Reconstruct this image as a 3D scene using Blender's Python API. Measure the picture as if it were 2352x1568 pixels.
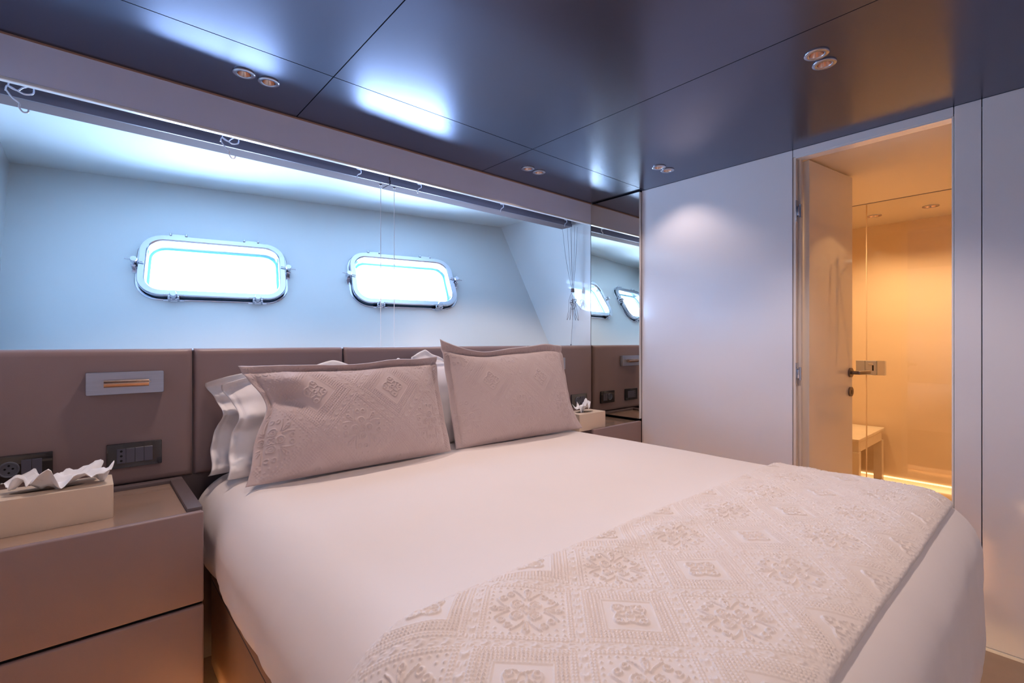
import bpy, bmesh, math, random
import numpy as np
from mathutils import Vector, Matrix, noise

random.seed(7)
scn = bpy.context.scene
for o in list(bpy.data.objects):
    bpy.data.objects.remove(o)
COL = scn.collection
PI = math.pi

# ------------------------------------------------------------------ camera
YAW = math.atan(1264 / 1110.0)
cam_d = bpy.data.cameras.new('camera')
cam_d.sensor_width = 36.0
cam_d.lens = 36.0 * 1110.0 / 2352.0
cam_d.clip_start = 0.02
cam = bpy.data.objects.new('camera', cam_d)
COL.objects.link(cam)
cam.location = (0, 0, 0)
cam.rotation_euler = (PI / 2, 0, YAW - PI / 2)
scn.camera = cam

# ------------------------------------------------------------------ world: bright overcast sky over glittering water
world = bpy.data.worlds.new('world')
scn.world = world
world.use_nodes = True
wn = world.node_tree
wn.nodes.clear()
w_out = wn.nodes.new('ShaderNodeOutputWorld')
w_bg = wn.nodes.new('ShaderNodeBackground')
w_tc = wn.nodes.new('ShaderNodeTexCoord')
w_sep = wn.nodes.new('ShaderNodeSeparateXYZ')
w_map = wn.nodes.new('ShaderNodeMapRange')
w_map.inputs['From Min'].default_value = -0.06
w_map.inputs['From Max'].default_value = 0.06
w_mix = wn.nodes.new('ShaderNodeMixRGB')
w_mix.inputs[1].default_value = (0.52, 0.68, 1.02, 1)     # sunlit water and quay
w_mix.inputs[2].default_value = (0.60, 0.88, 1.50, 1)     # sky
wn.links.new(w_tc.outputs['Generated'], w_sep.inputs[0])
wn.links.new(w_sep.outputs['Z'], w_map.inputs['Value'])
wn.links.new(w_map.outputs[0], w_mix.inputs[0])
wn.links.new(w_mix.outputs[0], w_bg.inputs['Color'])
wn.links.new(w_bg.outputs[0], w_out.inputs['Surface'])
w_bg.inputs['Strength'].default_value = 41.0

vs = scn.view_settings
vs.view_transform = 'Standard'
vs.look = 'None'
vs.gamma = 1.0
vs.exposure = 0.0
vs.use_curve_mapping = False

SPOT_W = 100.0            # each cabin downlight
SPOT_COL = (1.0, 0.77, 0.66)
BATH_W = 125.0
BATH_COL = (1.0, 0.70, 0.40)
SPOT_MIX = (1.40, 1.05, 0.32, 1.30, 1.05, 0.6, 0.6)      # one factor per pair of lamps
LED_STR = 80.0

# ------------------------------------------------------------------ measures (metres, camera height = 0)
CZ = 0.883               # ceiling
FZ = -1.117              # floor
XL, XR = -0.31, 2.445    # side walls
YF, YB = 1.993, -1.25    # headboard face, rear wall
NT = -0.461              # nightstand top
BT = -0.455              # bed top

# ------------------------------------------------------------------ materials
MATS = {}
def mat(name, col, rough=0.5, metal=0.0, coat=0.0, coat_rough=0.05, spec=0.5, emit=None, emit_s=0.0, noise_c=0.0, noise_s=8.0,
        bump=0.0, bump_s=200.0, sheen=0.0, aniso=0.0, stretch=None, rough_var=0.0):
    m = bpy.data.materials.new(name)
    m.use_nodes = True
    nt = m.node_tree
    b = nt.nodes['Principled BSDF']
    b.inputs['Base Color'].default_value = (*col, 1)
    b.inputs['Roughness'].default_value = rough
    b.inputs['Metallic'].default_value = metal
    b.inputs['Coat Weight'].default_value = coat
    b.inputs['Coat Roughness'].default_value = coat_rough
    b.inputs['Specular IOR Level'].default_value = spec
    b.inputs['Sheen Weight'].default_value = sheen
    b.inputs['Anisotropic'].default_value = aniso
    if emit:
        b.inputs['Emission Color'].default_value = (*emit, 1)
        b.inputs['Emission Strength'].default_value = emit_s
    tc = nt.nodes.new('ShaderNodeTexCoord')
    mp = nt.nodes.new('ShaderNodeMapping')
    nt.links.new(tc.outputs['Object'], mp.inputs[0])
    if stretch:
        mp.inputs['Scale'].default_value = stretch
    n = nt.nodes.new('ShaderNodeTexNoise')
    n.inputs['Scale'].default_value = noise_s
    n.inputs['Detail'].default_value = 5
    nt.links.new(mp.outputs[0], n.inputs['Vector'])
    if noise_c > 0:
        mx = nt.nodes.new('ShaderNodeMixRGB')
        mx.inputs[1].default_value = (*[c * (1 - noise_c) for c in col], 1)
        mx.inputs[2].default_value = (*[min(1, c * (1 + noise_c)) for c in col], 1)
        nt.links.new(n.outputs['Fac'], mx.inputs[0])
        nt.links.new(mx.outputs[0], b.inputs['Base Color'])
    if rough_var > 0:
        mr = nt.nodes.new('ShaderNodeMapRange')
        mr.inputs['To Min'].default_value = max(0.01, rough - rough_var)
        mr.inputs['To Max'].default_value = rough + rough_var
        nt.links.new(n.outputs['Fac'], mr.inputs['Value'])
        nt.links.new(mr.outputs[0], b.inputs['Roughness'])
    if bump > 0:
        n2 = nt.nodes.new('ShaderNodeTexNoise')
        n2.inputs['Scale'].default_value = bump_s
        n2.inputs['Detail'].default_value = 3
        nt.links.new(mp.outputs[0], n2.inputs['Vector'])
        bp = nt.nodes.new('ShaderNodeBump')
        bp.inputs['Strength'].default_value = bump
        bp.inputs['Distance'].default_value = 0.002
        nt.links.new(n2.outputs['Fac'], bp.inputs['Height'])
        nt.links.new(bp.outputs[0], b.inputs['Normal'])
    MATS[name] = m
    return m

def glass_mat(name, tint, gloss=0.06, refl=(1, 1, 1)):
    m = bpy.data.materials.new(name)
    m.use_nodes = True
    nt = m.node_tree
    nt.nodes.clear()
    out = nt.nodes.new('ShaderNodeOutputMaterial')
    tr = nt.nodes.new('ShaderNodeBsdfTransparent')
    tr.inputs[0].default_value = (*tint, 1)
    gl = nt.nodes.new('ShaderNodeBsdfGlossy')
    gl.inputs['Roughness'].default_value = 0.02
    gl.inputs['Color'].default_value = (*refl, 1)
    fr = nt.nodes.new('ShaderNodeFresnel')
    ge = nt.nodes.new('ShaderNodeNewGeometry')          # same Fresnel curve entering and leaving the sheet
    mr = nt.nodes.new('ShaderNodeMapRange')
    mr.inputs['To Min'].default_value = 1.45
    mr.inputs['To Max'].default_value = 1 / 1.45
    nt.links.new(ge.outputs['Backfacing'], mr.inputs['Value'])
    nt.links.new(mr.outputs[0], fr.inputs['IOR'])
    mx = nt.nodes.new('ShaderNodeMixShader')
    nt.links.new(fr.outputs[0], mx.inputs[0])
    nt.links.new(tr.outputs[0], mx.inputs[1])
    nt.links.new(gl.outputs[0], mx.inputs[2])
    nt.links.new(mx.outputs[0], out.inputs[0])
    MATS[name] = m
    return m

ceil_m = mat('brushed_dark_ceiling', (0.105, 0.115, 0.18), 0.235, metal=0.75, noise_c=0.03, noise_s=2)
groove_m = mat('dark_joint', (0.02, 0.02, 0.03), 0.8)
valance_m = mat('valance_paint', (0.68, 0.73, 0.95), 0.35, coat=0.2, noise_c=0.02)
lip_m = mat('lip_white', (0.85, 0.85, 0.86), 0.3, metal=0.2)
hull_m = mat('hull_lacquer', (0.70, 0.77, 0.80), 0.38, coat=0.35, coat_rough=0.08, noise_c=0.02, noise_s=2)
side_m = mat('gloss_side_lacquer', (0.70, 0.76, 0.80), 0.3, coat=1.0, coat_rough=0.02)
white_m = mat('white_gloss_lacquer', (0.72, 0.73, 0.80), 0.25, coat=1.0, coat_rough=0.09, noise_c=0.015, noise_s=2)
door_m = mat('door_gloss_lacquer', (0.74, 0.68, 0.64), 0.25, coat=1.0, coat_rough=0.02)
back_m = mat('pale_wall', (0.66, 0.64, 0.64), 0.5, noise_c=0.02)
leather_m = mat('taupe_leather', (0.27, 0.188, 0.188), 0.42, noise_c=0.06, noise_s=4, bump=0.12, bump_s=900, sheen=0.1)
leather2_m = mat('tan_leather', (0.33, 0.205, 0.14), 0.42, noise_c=0.05, noise_s=4, bump=0.12, bump_s=900)
rim_m = mat('dark_taupe_leather', (0.13, 0.10, 0.105), 0.4, bump=0.1, bump_s=900)
top_m = mat('lacquer_glass_top', (0.40, 0.27, 0.20), 0.2, coat=1.0, coat_rough=0.02)
floor_m = mat('warm_stone_floor', (0.36, 0.25, 0.18), 0.55, noise_c=0.25, noise_s=6, bump=0.1, bump_s=60)
duvet_m = mat('white_cotton', (0.80, 0.73, 0.71), 0.8, noise_c=0.02, noise_s=5, bump=0.06, bump_s=1500, sheen=0.2)
sheet_m = mat('white_pillow_cotton', (0.84, 0.80, 0.80), 0.8, bump=0.05, bump_s=1200, sheen=0.2)
throw_m = mat('ivory_matelasse', (0.80, 0.71, 0.67), 0.85, bump=0.25, bump_s=1500, sheen=0.3)
sham_m = mat('taupe_matelasse', (0.55, 0.445, 0.44), 0.85, bump=0.25, bump_s=1500, sheen=0.3)
mattress_m = mat('mattress_ticking', (0.8, 0.78, 0.76), 0.8, bump=0.1)
chrome_m = mat('polished_steel', (0.64, 0.66, 0.74), 0.14, metal=1.0)
brush_m = mat('brushed_steel', (0.50, 0.53, 0.62), 0.32, metal=1.0, noise_c=0.1, noise_s=5, stretch=(2, 60, 60))
handle_m = mat('dark_bronze_steel', (0.22, 0.18, 0.16), 0.3, metal=1.0)
seal_m = mat('teal_seal', (0.10, 0.42, 0.50), 0.4)
copper_m = mat('copper_rod', (0.80, 0.52, 0.36), 0.18, metal=1.0)
black_m = mat('black_gloss_plate', (0.02, 0.02, 0.025), 0.08, coat=1.0, coat_rough=0.02)
key_m = mat('dark_grey_key', (0.10, 0.10, 0.14), 0.35)
socket_m = mat('socket_plastic', (0.13, 0.14, 0.18), 0.3)
hole_m = mat('black_hole', (0.004, 0.004, 0.004), 0.9)
mirror_m = mat('mirror_silver', (0.82, 0.77, 0.67), 0.005, metal=1.0)
box_m = mat('cream_leather', (0.74, 0.60, 0.47), 0.45, noise_c=0.03, bump=0.1, bump_s=700)
tissue_m = mat('tissue_paper', (0.88, 0.87, 0.88), 0.9, bump=0.1, bump_s=400)
track_m = mat('grey_track', (0.16, 0.15, 0.18), 0.4, metal=0.3)
trackbrown_m = mat('brown_recess', (0.16, 0.09, 0.07), 0.6)
railboard_m = mat('taupe_rail', (0.20, 0.165, 0.175), 0.8, spec=0.1)
hook_m = mat('clear_plastic_hook', (0.75, 0.75, 0.82), 0.15, metal=0.5)
cord_m = mat('white_cord', (0.85, 0.87, 0.9), 0.5)
greycord_m = mat('grey_cord', (0.22, 0.23, 0.27), 0.5)
brownline_m = mat('shadow_gap_brown', (0.34, 0.20, 0.15), 0.45)  # shade of the gap under the ceiling, painted as a brown
ring_m = mat('downlight_ring', (0.45, 0.45, 0.52), 0.25, metal=1.0)
lens_m = mat('lamp_lens', (0.9, 0.7, 0.5), 0.3, emit=(1.0, 0.62, 0.42), emit_s=1.2)
bathlens_m = mat('shower_lamp_lens', (0.9, 0.6, 0.4), 0.3, emit=(1.0, 0.7, 0.4), emit_s=2.5)
cup_m = mat('lamp_reflector', (0.85, 0.62, 0.50), 0.2, metal=1.0)
led_m = mat('led_strip_glow', (1, 0.8, 0.5), 0.5, emit=(1.0, 0.60, 0.26), emit_s=LED_STR)
ledthin_m = mat('shower_led_glow', (1, 0.8, 0.5), 0.5, emit=(1.0, 0.72, 0.38), emit_s=2.2)
bath_m = mat('honey_marble', (0.80, 0.61, 0.42), 0.16, coat=0.5, coat_rough=0.04, noise_c=0.05, noise_s=1.2, stretch=(1, 1, 5))
bathc_m = mat('bath_ceiling', (0.82, 0.70, 0.58), 0.45)
bench_m = mat('cream_stone', (0.80, 0.66, 0.50), 0.35, noise_c=0.14, noise_s=9)
glasspane_m = glass_mat('shower_glass', (0.96, 0.95, 0.92))
portglass_m = glass_mat('porthole_glass', (0.92, 0.97, 0.97))
glassedge_m = mat('glass_edge', (0.75, 0.55, 0.35), 0.1, coat=1.0)
gasket_m = mat('porthole_gasket', (0.10, 0.22, 0.30), 0.35)

# ------------------------------------------------------------------ object helpers
def tag(o, label=None, cat=None, group=None, kind=None):
    if label: o['label'] = label
    if cat: o['category'] = cat
    if group: o['group'] = group
    if kind: o['kind'] = kind
    return o

def empty(name, loc=(0, 0, 0), **kw):
    o = bpy.data.objects.new(name, None)
    o.empty_display_size = 0.05
    COL.objects.link(o)
    o.location = loc
    return tag(o, **kw)

def link(name, me, m, parent=None, smooth=False, sharp=40):
    if m is not None:
        if isinstance(m, (list, tuple)):
            for k in m: me.materials.append(k)
        else:
            me.materials.append(m)
    if smooth:
        me.polygons.foreach_set('use_smooth', [True] * len(me.polygons))
        if sharp < 170:
            try: me.set_sharp_from_angle(angle=math.radians(sharp))
            except Exception: pass
    o = bpy.data.objects.new(name, me)
    COL.objects.link(o)
    if parent is not None:
        o.parent = parent
        if parent.matrix_world != Matrix.Identity(4) or parent.location.length > 0:
            pass
    return o

def bm_obj(name, bm, m, parent=None, smooth=False, sharp=40):
    bmesh.ops.recalc_face_normals(bm, faces=bm.faces)
    me = bpy.data.meshes.new(name)
    bm.to_mesh(me)
    bm.free()
    return link(name, me, m, parent, smooth, sharp)

def bx(bm, a, b, bevel=0.0, seg=2):
    x0, y0, z0 = a; x1, y1, z1 = b
    r = bmesh.ops.create_cube(bm, size=1.0)
    for v in r['verts']:
        v.co = Vector(((x0 + x1) / 2 + v.co.x * (x1 - x0), (y0 + y1) / 2 + v.co.y * (y1 - y0), (z0 + z1) / 2 + v.co.z * (z1 - z0)))
    if bevel > 0:
        es = list({e for v in r['verts'] for e in v.link_edges})
        bmesh.ops.bevel(bm, geom=es, offset=bevel, segments=seg, profile=0.5, affect='EDGES')

def box(name, a, b, m, parent=None, bevel=0.0, seg=2):
    bm = bmesh.new()
    bx(bm, a, b, bevel, seg)
    return bm_obj(name, bm, m, parent, smooth=bevel > 0, sharp=35)

def cyl(bm, p0, p1, r0, r1=None, n=24, cap=True):
    if r1 is None: r1 = r0
    p0 = Vector(p0); p1 = Vector(p1)
    d = p1 - p0
    q = Vector((0, 0, 1)).rotation_difference(d.normalized()) if d.length > 0 else None
    M = Matrix.Translation((p0 + p1) / 2) @ q.to_matrix().to_4x4()
    bmesh.ops.create_cone(bm, cap_ends=cap, segments=n, radius1=r0, radius2=r1, depth=d.length, matrix=M)

def lathe(bm, prof, c=(0, 0, 0), n=32, axis='Z'):
    rings = []
    for r, z in prof:
        ring = []
        for k in range(n):
            a = 2 * PI * k / n
            p = (r * math.cos(a), r * math.sin(a), z)
            if axis == 'X': p = (z, p[0], p[1])
            if axis == 'Y': p = (p[0], z, p[1])
            ring.append(bm.verts.new((p[0] + c[0], p[1] + c[1], p[2] + c[2])))
        rings.append(ring)
    for a, b in zip(rings[:-1], rings[1:]):
        for k in range(n):
            bm.faces.new((a[k], a[(k + 1) % n], b[(k + 1) % n], b[k]))

def rrect(w, h, r, n=8, c=(0, 0)):
    pts = []
    for cx, cy, a0 in ((w / 2 - r, h / 2 - r, 0), (-w / 2 + r, h / 2 - r, 90), (-w / 2 + r, -h / 2 + r, 180), (w / 2 - r, -h / 2 + r, 270)):
        for k in range(n + 1):
            a = math.radians(a0 + 90 * k / n)
            pts.append((c[0] + cx + r * math.cos(a), c[1] + cy + r * math.sin(a)))
    return pts

def loft(bm, loops, closed_ring=True, cap0=False, cap1=False):
    """loops: lists of 3-D points with the same count"""
    vs_ = [[bm.verts.new(p) for p in l] for l in loops]
    n = len(vs_[0])
    for a, b in zip(vs_[:-1], vs_[1:]):
        for k in range(n):
            bm.faces.new((a[k], a[(k + 1) % n], b[(k + 1) % n], b[k]))
    if closed_ring:
        a, b = vs_[-1], vs_[0]
        for k in range(n):
            bm.faces.new((a[k], a[(k + 1) % n], b[(k + 1) % n], b[k]))
    if cap0: bm.faces.new(vs_[0])
    if cap1: bm.faces.new(list(reversed(vs_[-1])))
    return vs_

def plate_holes(outline, holes, t, frame):
    """plate with openings, outline and holes in 2-D; frame(u, v, w) -> 3-D; extruded by t along w"""
    bm = bmesh.new()
    edges = []
    for loop in [outline] + holes:
        v = [bm.verts.new((p[0], p[1], 0)) for p in loop]
        for k in range(len(v)):
            edges.append(bm.edges.new((v[k], v[(k + 1) % len(v)])))
    bmesh.ops.triangle_fill(bm, use_beauty=True, use_dissolve=False, edges=edges)
    r = bmesh.ops.extrude_face_region(bm, geom=list(bm.faces))
    for v in [g for g in r['geom'] if isinstance(g, bmesh.types.BMVert)]:
        v.co.z = t
    for v in bm.verts:
        v.co = frame(*v.co)
    return bm

def tube(name, pts, r, m, parent=None, res=3, smooth=True):
    P = [Vector(p) for p in pts]
    if smooth and len(P) > 2:
        Q = [P[0]] + P + [P[-1]]
        out = []
        for k in range(len(Q) - 3):                # uniform Catmull-Rom
            a, b, c, d = Q[k:k + 4]
            for q in range(6):
                t = q / 6
                out.append(0.5 * ((2 * b) + (c - a) * t + (2 * a - 5 * b + 4 * c - d) * t * t + (3 * b - a - 3 * c + d) * t ** 3))
        P = out + [P[-1]]
    bm = bmesh.new()
    nrm_ = None; rings = []
    for k, p in enumerate(P):
        tdir = (P[min(k + 1, len(P) - 1)] - P[max(k - 1, 0)]).normalized()
        if nrm_ is None:
            nrm_ = tdir.orthogonal().normalized()
        nrm_ = (nrm_ - tdir * nrm_.dot(tdir)).normalized()
        bn_ = tdir.cross(nrm_)
        rings.append([bm.verts.new(p + r * (math.cos(2 * PI * q / 8) * nrm_ + math.sin(2 * PI * q / 8) * bn_)) for q in range(8)])
    for a, b in zip(rings[:-1], rings[1:]):
        for q in range(8):
            bm.faces.new((a[q], a[(q + 1) % 8], b[(q + 1) % 8], b[q]))
    bm.faces.new(rings[0]); bm.faces.new(list(reversed(rings[-1])))
    return bm_obj(name, bm, m, parent, True, 60)

def copy_tree(o, parent=None, offset=None, matrix=None):
    c = o.copy(); COL.objects.link(c)
    c.parent = parent
    if matrix is not None: c.matrix_world = matrix
    elif offset is not None: c.location = Vector(o.location) + Vector(offset)
    for ch in list(o.children):
        copy_tree(ch, c)
    return c

def grid_mesh(name, P, wrap=False):
    """P: (n, m, 3) array -> quad grid mesh"""
    n, m_, _ = P.shape
    idx = np.arange(n * m_).reshape(n, m_)
    f = np.stack([idx[:-1, :-1], idx[1:, :-1], idx[1:, 1:], idx[:-1, 1:]], -1).reshape(-1, 4)
    me = bpy.data.meshes.new(name)
    me.vertices.add(n * m_)
    me.vertices.foreach_set('co', P.reshape(-1).astype(np.float32))
    me.loops.add(len(f) * 4)
    me.loops.foreach_set('vertex_index', f.reshape(-1).astype(np.int32))
    me.polygons.add(len(f))
    me.polygons.foreach_set('loop_start', (np.arange(len(f)) * 4).astype(np.int32))
    me.update(calc_edges=True)
    me.validate()
    return me

def vnoise(X, Y, s, seed=0.0, octaves=3):
    """smooth value noise, vectorised"""
    rng = np.random.RandomState(int(seed * 10) + 5)
    tab = rng.rand(256, 256)
    out = np.zeros_like(X, dtype=float); amp = 1.0
    for o in range(octaves):
        x = X * s * 2 ** o + 13.7 * o + 100; y = Y * s * 2 ** o + 7.3 * o + 100
        xi = np.floor(x).astype(int); yi = np.floor(y).astype(int)
        fx = x - xi; fy = y - yi
        fx = fx * fx * fx * (fx * (fx * 6 - 15) + 10); fy = fy * fy * fy * (fy * (fy * 6 - 15) + 10)
        g = lambda a, b: tab[a % 256, b % 256]
        out += amp * ((g(xi, yi) * (1 - fx) + g(xi + 1, yi) * fx) * (1 - fy) + (g(xi, yi + 1) * (1 - fx) + g(xi + 1, yi + 1) * fx) * fy - 0.5)
        amp *= 0.5
    return out

def mateless(x, y, P, rot=PI / 4):
    """woven matelasse relief, 0..1: alternating scroll squares and dotted medallion squares between beaded bands"""
    c, s = math.cos(rot), math.sin(rot)
    U = (x * c + y * s) / P; V = (-x * s + y * c) / P
    i = np.floor(U); j = np.floor(V)
    a = U - i - 0.5; b = V - j - 0.5
    A = ((i + j) % 2) == 0
    g = lambda d, w: np.exp(-(d / w) ** 2)
    aa, ab = np.abs(a), np.abs(b)
    m = np.maximum(aa, ab); al = np.where(aa > ab, b, a)
    bead = 0.65 + 0.35 * np.sin(2 * PI * al * 26)
    H = (g(m - 0.405, 0.011) + g(m - 0.435, 0.011)) * bead * 0.8
    # braid between the squares: little alternating leaves
    k = al * 9; kf = k - np.round(k)
    H += 0.8 * np.exp(-((0.5 - m - 0.010 * np.sign(np.round(k) % 2 - 0.5)) / 0.014) ** 2 - (kf / 0.24) ** 2) * (m > 0.45)
    H += 0.5 * np.exp(-((m - 0.47) / 0.009) ** 2) * (np.sin(2 * PI * al * 9) > 0.2)
    r = np.hypot(a, b); th = np.arctan2(b, a)
    inA = (m < 0.385)
    # scroll square
    S = np.zeros_like(a)
    for q in range(4):
        ang = q * PI / 2 + PI / 4
        cx, cy = 0.125 * math.cos(ang), 0.125 * math.sin(ang)
        rr = np.hypot(a - cx, b - cy); tt = np.arctan2(b - cy, a - cx)
        S = np.maximum(S, g(rr - (0.056 + 0.012 * (tt / PI)), 0.010))
        S = np.maximum(S, g(rr - 0.022, 0.009))
        ang2 = q * PI / 2
        dth = np.angle(np.exp(1j * (th - ang2)))
        # palmette: two curled leaves and a bud
        for o_ in (-1, 1):
            S = np.maximum(S, g((dth - o_ * (0.10 + 0.95 * np.clip(r - 0.16, 0, 1) * 2.0)) * r, 0.010) * ((r > 0.17) & (r < 0.345)))
            S = np.maximum(S, g((dth - o_ * (0.04 + 0.25 * np.clip(r - 0.2, 0, 1) * 2.0)) * r, 0.008) * ((r > 0.19) & (r < 0.28)))
        tip = np.hypot(a - 0.315 * math.cos(ang2), b - 0.315 * math.sin(ang2))
        S = np.maximum(S, g(tip - 0.026, 0.009))
        dth4 = np.angle(np.exp(1j * (th - ang)))
        for sg_ in (-1, 1):
            cc = 0.295
            r2 = np.hypot(a - cc * math.cos(ang + sg_ * 0.17), b - cc * math.sin(ang + sg_ * 0.17))
            S = np.maximum(S, g(r2 - 0.030, 0.009))
    S = np.maximum(S, g(r - (0.045 + 0.014 * np.cos(4 * th)), 0.010))
    dots = np.exp(-((a * 14 - np.round(a * 14)) ** 2 + (b * 14 - np.round(b * 14)) ** 2) / 0.03) * ((r > 0.385) | ((m > 0.345) & (r < 0.40)))
    S = np.maximum(S, dots * 0.8)
    # medallion square
    M_ = np.zeros_like(a)
    fr = (m > 0.27) & (m < 0.385)
    M_ = np.where(fr, (0.5 + 0.5 * np.sin(2 * PI * a * 27)) * (0.5 + 0.5 * np.sin(2 * PI * b * 27)) * 1.0, 0)
    M_ = np.maximum(M_, g(m - 0.255, 0.009) * 0.5)
    M_ = np.maximum(M_, g(r - (0.165 + 0.035 * np.cos(4 * th + PI)), 0.010))
    M_ = np.maximum(M_, g(r - (0.095 + 0.035 * np.cos(4 * th)), 0.010))
    M_ = np.maximum(M_, g(r - 0.03, 0.012))
    for q in range(4):
        ang = q * PI / 2 + PI / 4
        rr = np.hypot(a - 0.165 * math.cos(ang), b - 0.165 * math.sin(ang))
        M_ = np.maximum(M_, g(rr - 0.032, 0.011))
    wig = 1 + 0.25 * np.sin(a * 140) * np.sin(b * 140)
    H = np.where(inA, np.where(A, S, M_) * wig, H)
    return np.clip(H, 0, 1.2)

# ================================================================== STRUCTURE
# ---- floor
tag(box('floor', (XL - 0.15, YB - 0.1, FZ - 0.06), (XR + 0.06, 2.2, FZ), floor_m), kind='structure', label='warm beige stone floor')

# ---- ceiling: separate brushed panels with recessed joints
ceil = empty('ceiling', kind='structure', label='dark brushed metal ceiling panels with thin joints')
LAMPS = [(0.387, 1.777), (0.463, 1.781), (1.689, 1.80), (1.768, 1.80), (2.174, 1.348), (2.246, 1.343), (1.682, 0.498), (1.759, 0.499),
         (0.382, 0.498), (0.459, 0.499), (0.382, -0.75), (0.459, -0.75), (1.682, -0.75), (1.759, -0.75)]
LR = 0.0215
xs = [XL - 0.06, 0.617, 1.536, XR + 0.06]
ys = [YB - 0.05, -0.30, 1.606, 2.0]
G = 0.0018
for i in range(3):
    for j in range(3):
        x0, x1 = xs[i] + G, xs[i + 1] - G
        y0, y1 = ys[j] + G, ys[j + 1] - G
        holes = []
        for lx, ly in LAMPS:
            if x0 < lx < x1 and y0 < ly < y1:
                holes.append([(lx + LR * math.cos(2 * PI * k / 28), ly + LR * math.sin(2 * PI * k / 28)) for k in range(28)])
        bm = plate_holes([(x0, y0), (x1, y0), (x1, y1), (x0, y1)], holes, 0.012, lambda u, v, w: Vector((u, v, CZ + w)))
        bm_obj('ceiling_panel', bm, ceil_m, ceil)
box('joint_backing', (XL - 0.06, YB - 0.05, CZ + 0.05), (XR + 0.06, 2.0, CZ + 0.06), groove_m, ceil)
for x in xs[1:3]:
    box('joint_filler', (x - 0.004, YB - 0.05, CZ + 0.006), (x + 0.004, 2.0, CZ + 0.011), groove_m, ceil)
for y in ys[1:3]:
    box('joint_filler', (XL - 0.06, y - 0.004, CZ + 0.0055), (XR + 0.06, y + 0.004, CZ + 0.0105), groove_m, ceil)

# ---- side and rear walls
tag(box('wall_left', (XL - 0.06, YB - 0.05, FZ), (XL, 2.2, CZ + 0.06), back_m), kind='structure', label='pale left wall')
tag(box('wall_back', (XL, YB - 0.06, FZ), (XR, YB, CZ + 0.06), back_m), kind='structure', label='pale rear wall')
wl = tag(box('wall_front', (XL, 1.998, FZ), (2.5, 2.06, -0.032), rim_m), kind='structure', label='lower wall behind the headboard')

# ---- right wall: gloss lacquered panels, each lifted off a core
DY0, DY1, DZ = 0.269, 0.821, 0.847
wr = empty('wall_right', kind='structure', label='glossy white lacquered panelled wall')
WT = 0.055
g = 0.0013
def wpanel(y0, y1, z0, z1, m=white_m, x1=XR + WT):
    return box('wall_panel', (XR, y0 + g, z0 + 0.0005), (x1, y1 - g, z1 - 0.0005), m, wr, bevel=0.0012, seg=1)
wpanel(DY1, 1.631, FZ + 0.012, CZ)
wpanel(DY0, DY1, DZ, CZ)
wpanel(0.193, DY0, FZ + 0.012, CZ)
wpanel(-0.45, 0.193, FZ + 0.012, CZ)
wpanel(YB, -0.45, FZ + 0.012, CZ)
box('wall_core', (XR + WT - 0.02, YB, FZ), (XR + WT, DY0 - 0.004, CZ + 0.05), groove_m, wr)
box('wall_core', (XR + WT - 0.02, DY1 + 0.004, FZ), (XR + WT, 2.9, CZ + 0.05), groove_m, wr)
box('wall_core', (XR + WT - 0.02, DY0, DZ + 0.004), (XR + WT, DY1, CZ + 0.05), groove_m, wr)
tag(box('baseboard_right', (XR - 0.004, YB, FZ), (XR + 0.02, DY0, FZ + 0.011), lip_m), kind='structure', label='thin pale skirting strip at the foot of the right wall')

# mirror beside the bed head
mirr = empty('mirror', (XR - 0.021, 1.631, NT + 0.006), label='tall narrow mirror panel on the right wall beside the bed head', cat='mirror')
o = box('mirror_glass', (0, 0.002, 0.004), (0.004, 1.9925 - 1.631, CZ - NT - 0.014), mirror_m, mirr)
o = box('edge_strip', (0.001, 0, 0.004), (0.0205, 0.002, CZ - NT - 0.014), lip_m, mirr)
box('backing', (0.004, 0.002, 0.0), (0.0205, 0.36, CZ - NT - 0.012), groove_m, mirr)

# ---- outer hull wall with two porthole openings
e1 = Vector((1, -0.208, 0)).normalized()
nrm = Vector((0.208, 1, -0.578)); nlen = nrm.length; nn = nrm / nlen
e2 = e1.cross(nn)
if e2.z < 0: e2 = -e2
inw = e1.cross(e2)                     # points into the cabin
HO = Vector((0, 2.880564, 0))
def hull(u, v, w): return HO + e1 * u + e2 * v + inw * w
PORTS = [(0.486, 0.431), (1.512, 0.434)]
PW, PH, PR = 0.600, 0.305, 0.075       # clear opening
holes = [rrect(PW, PH, PR, 8, c) for c in PORTS]
bm = plate_holes([(-0.7, -0.25), (2.9, -0.25), (2.9, 1.2), (-0.7, 1.2)], holes, -0.05, hull)
tag(bm_obj('wall_outer', bm, hull_m), kind='structure', label='pale blue-grey sloping outer wall with two portholes')

# alcove sides, soffit, ledge: all end where they meet the hull
def box_to_hull(name, a, b, m):
    bm = bmesh.new()
    bx(bm, a, b)
    bmesh.ops.bisect_plane(bm, geom=list(bm.verts) + list(bm.edges) + list(bm.faces), plane_co=hull(0, 0, -0.02), plane_no=-inw, clear_outer=True)
    bmesh.ops.holes_fill(bm, edges=[e for e in bm.edges if e.is_boundary])
    return bm_obj(name, bm, m)
tag(box_to_hull('trim_1', (2.423, 1.996, -0.035), (2.5, 3.7, 0.93), side_m), kind='structure', label='glossy side panel at the right end of the window recess')
tag(box_to_hull('trim_2', (-0.345, 1.996, -0.035), (-0.293, 3.9, 0.93), side_m), kind='structure', label='side panel at the left end of the window recess')
tag(box_to_hull('trim_3', (-0.34, 2.0, 0.8905), (2.5, 4.0, 0.95), hull_m), kind='structure', label='pale soffit over the window recess')
tag(box_to_hull('trim_4', (-0.34, 2.0, -0.085), (2.5, 3.95, -0.034), hull_m), kind='structure', label='pale ledge behind the headboard')

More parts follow.
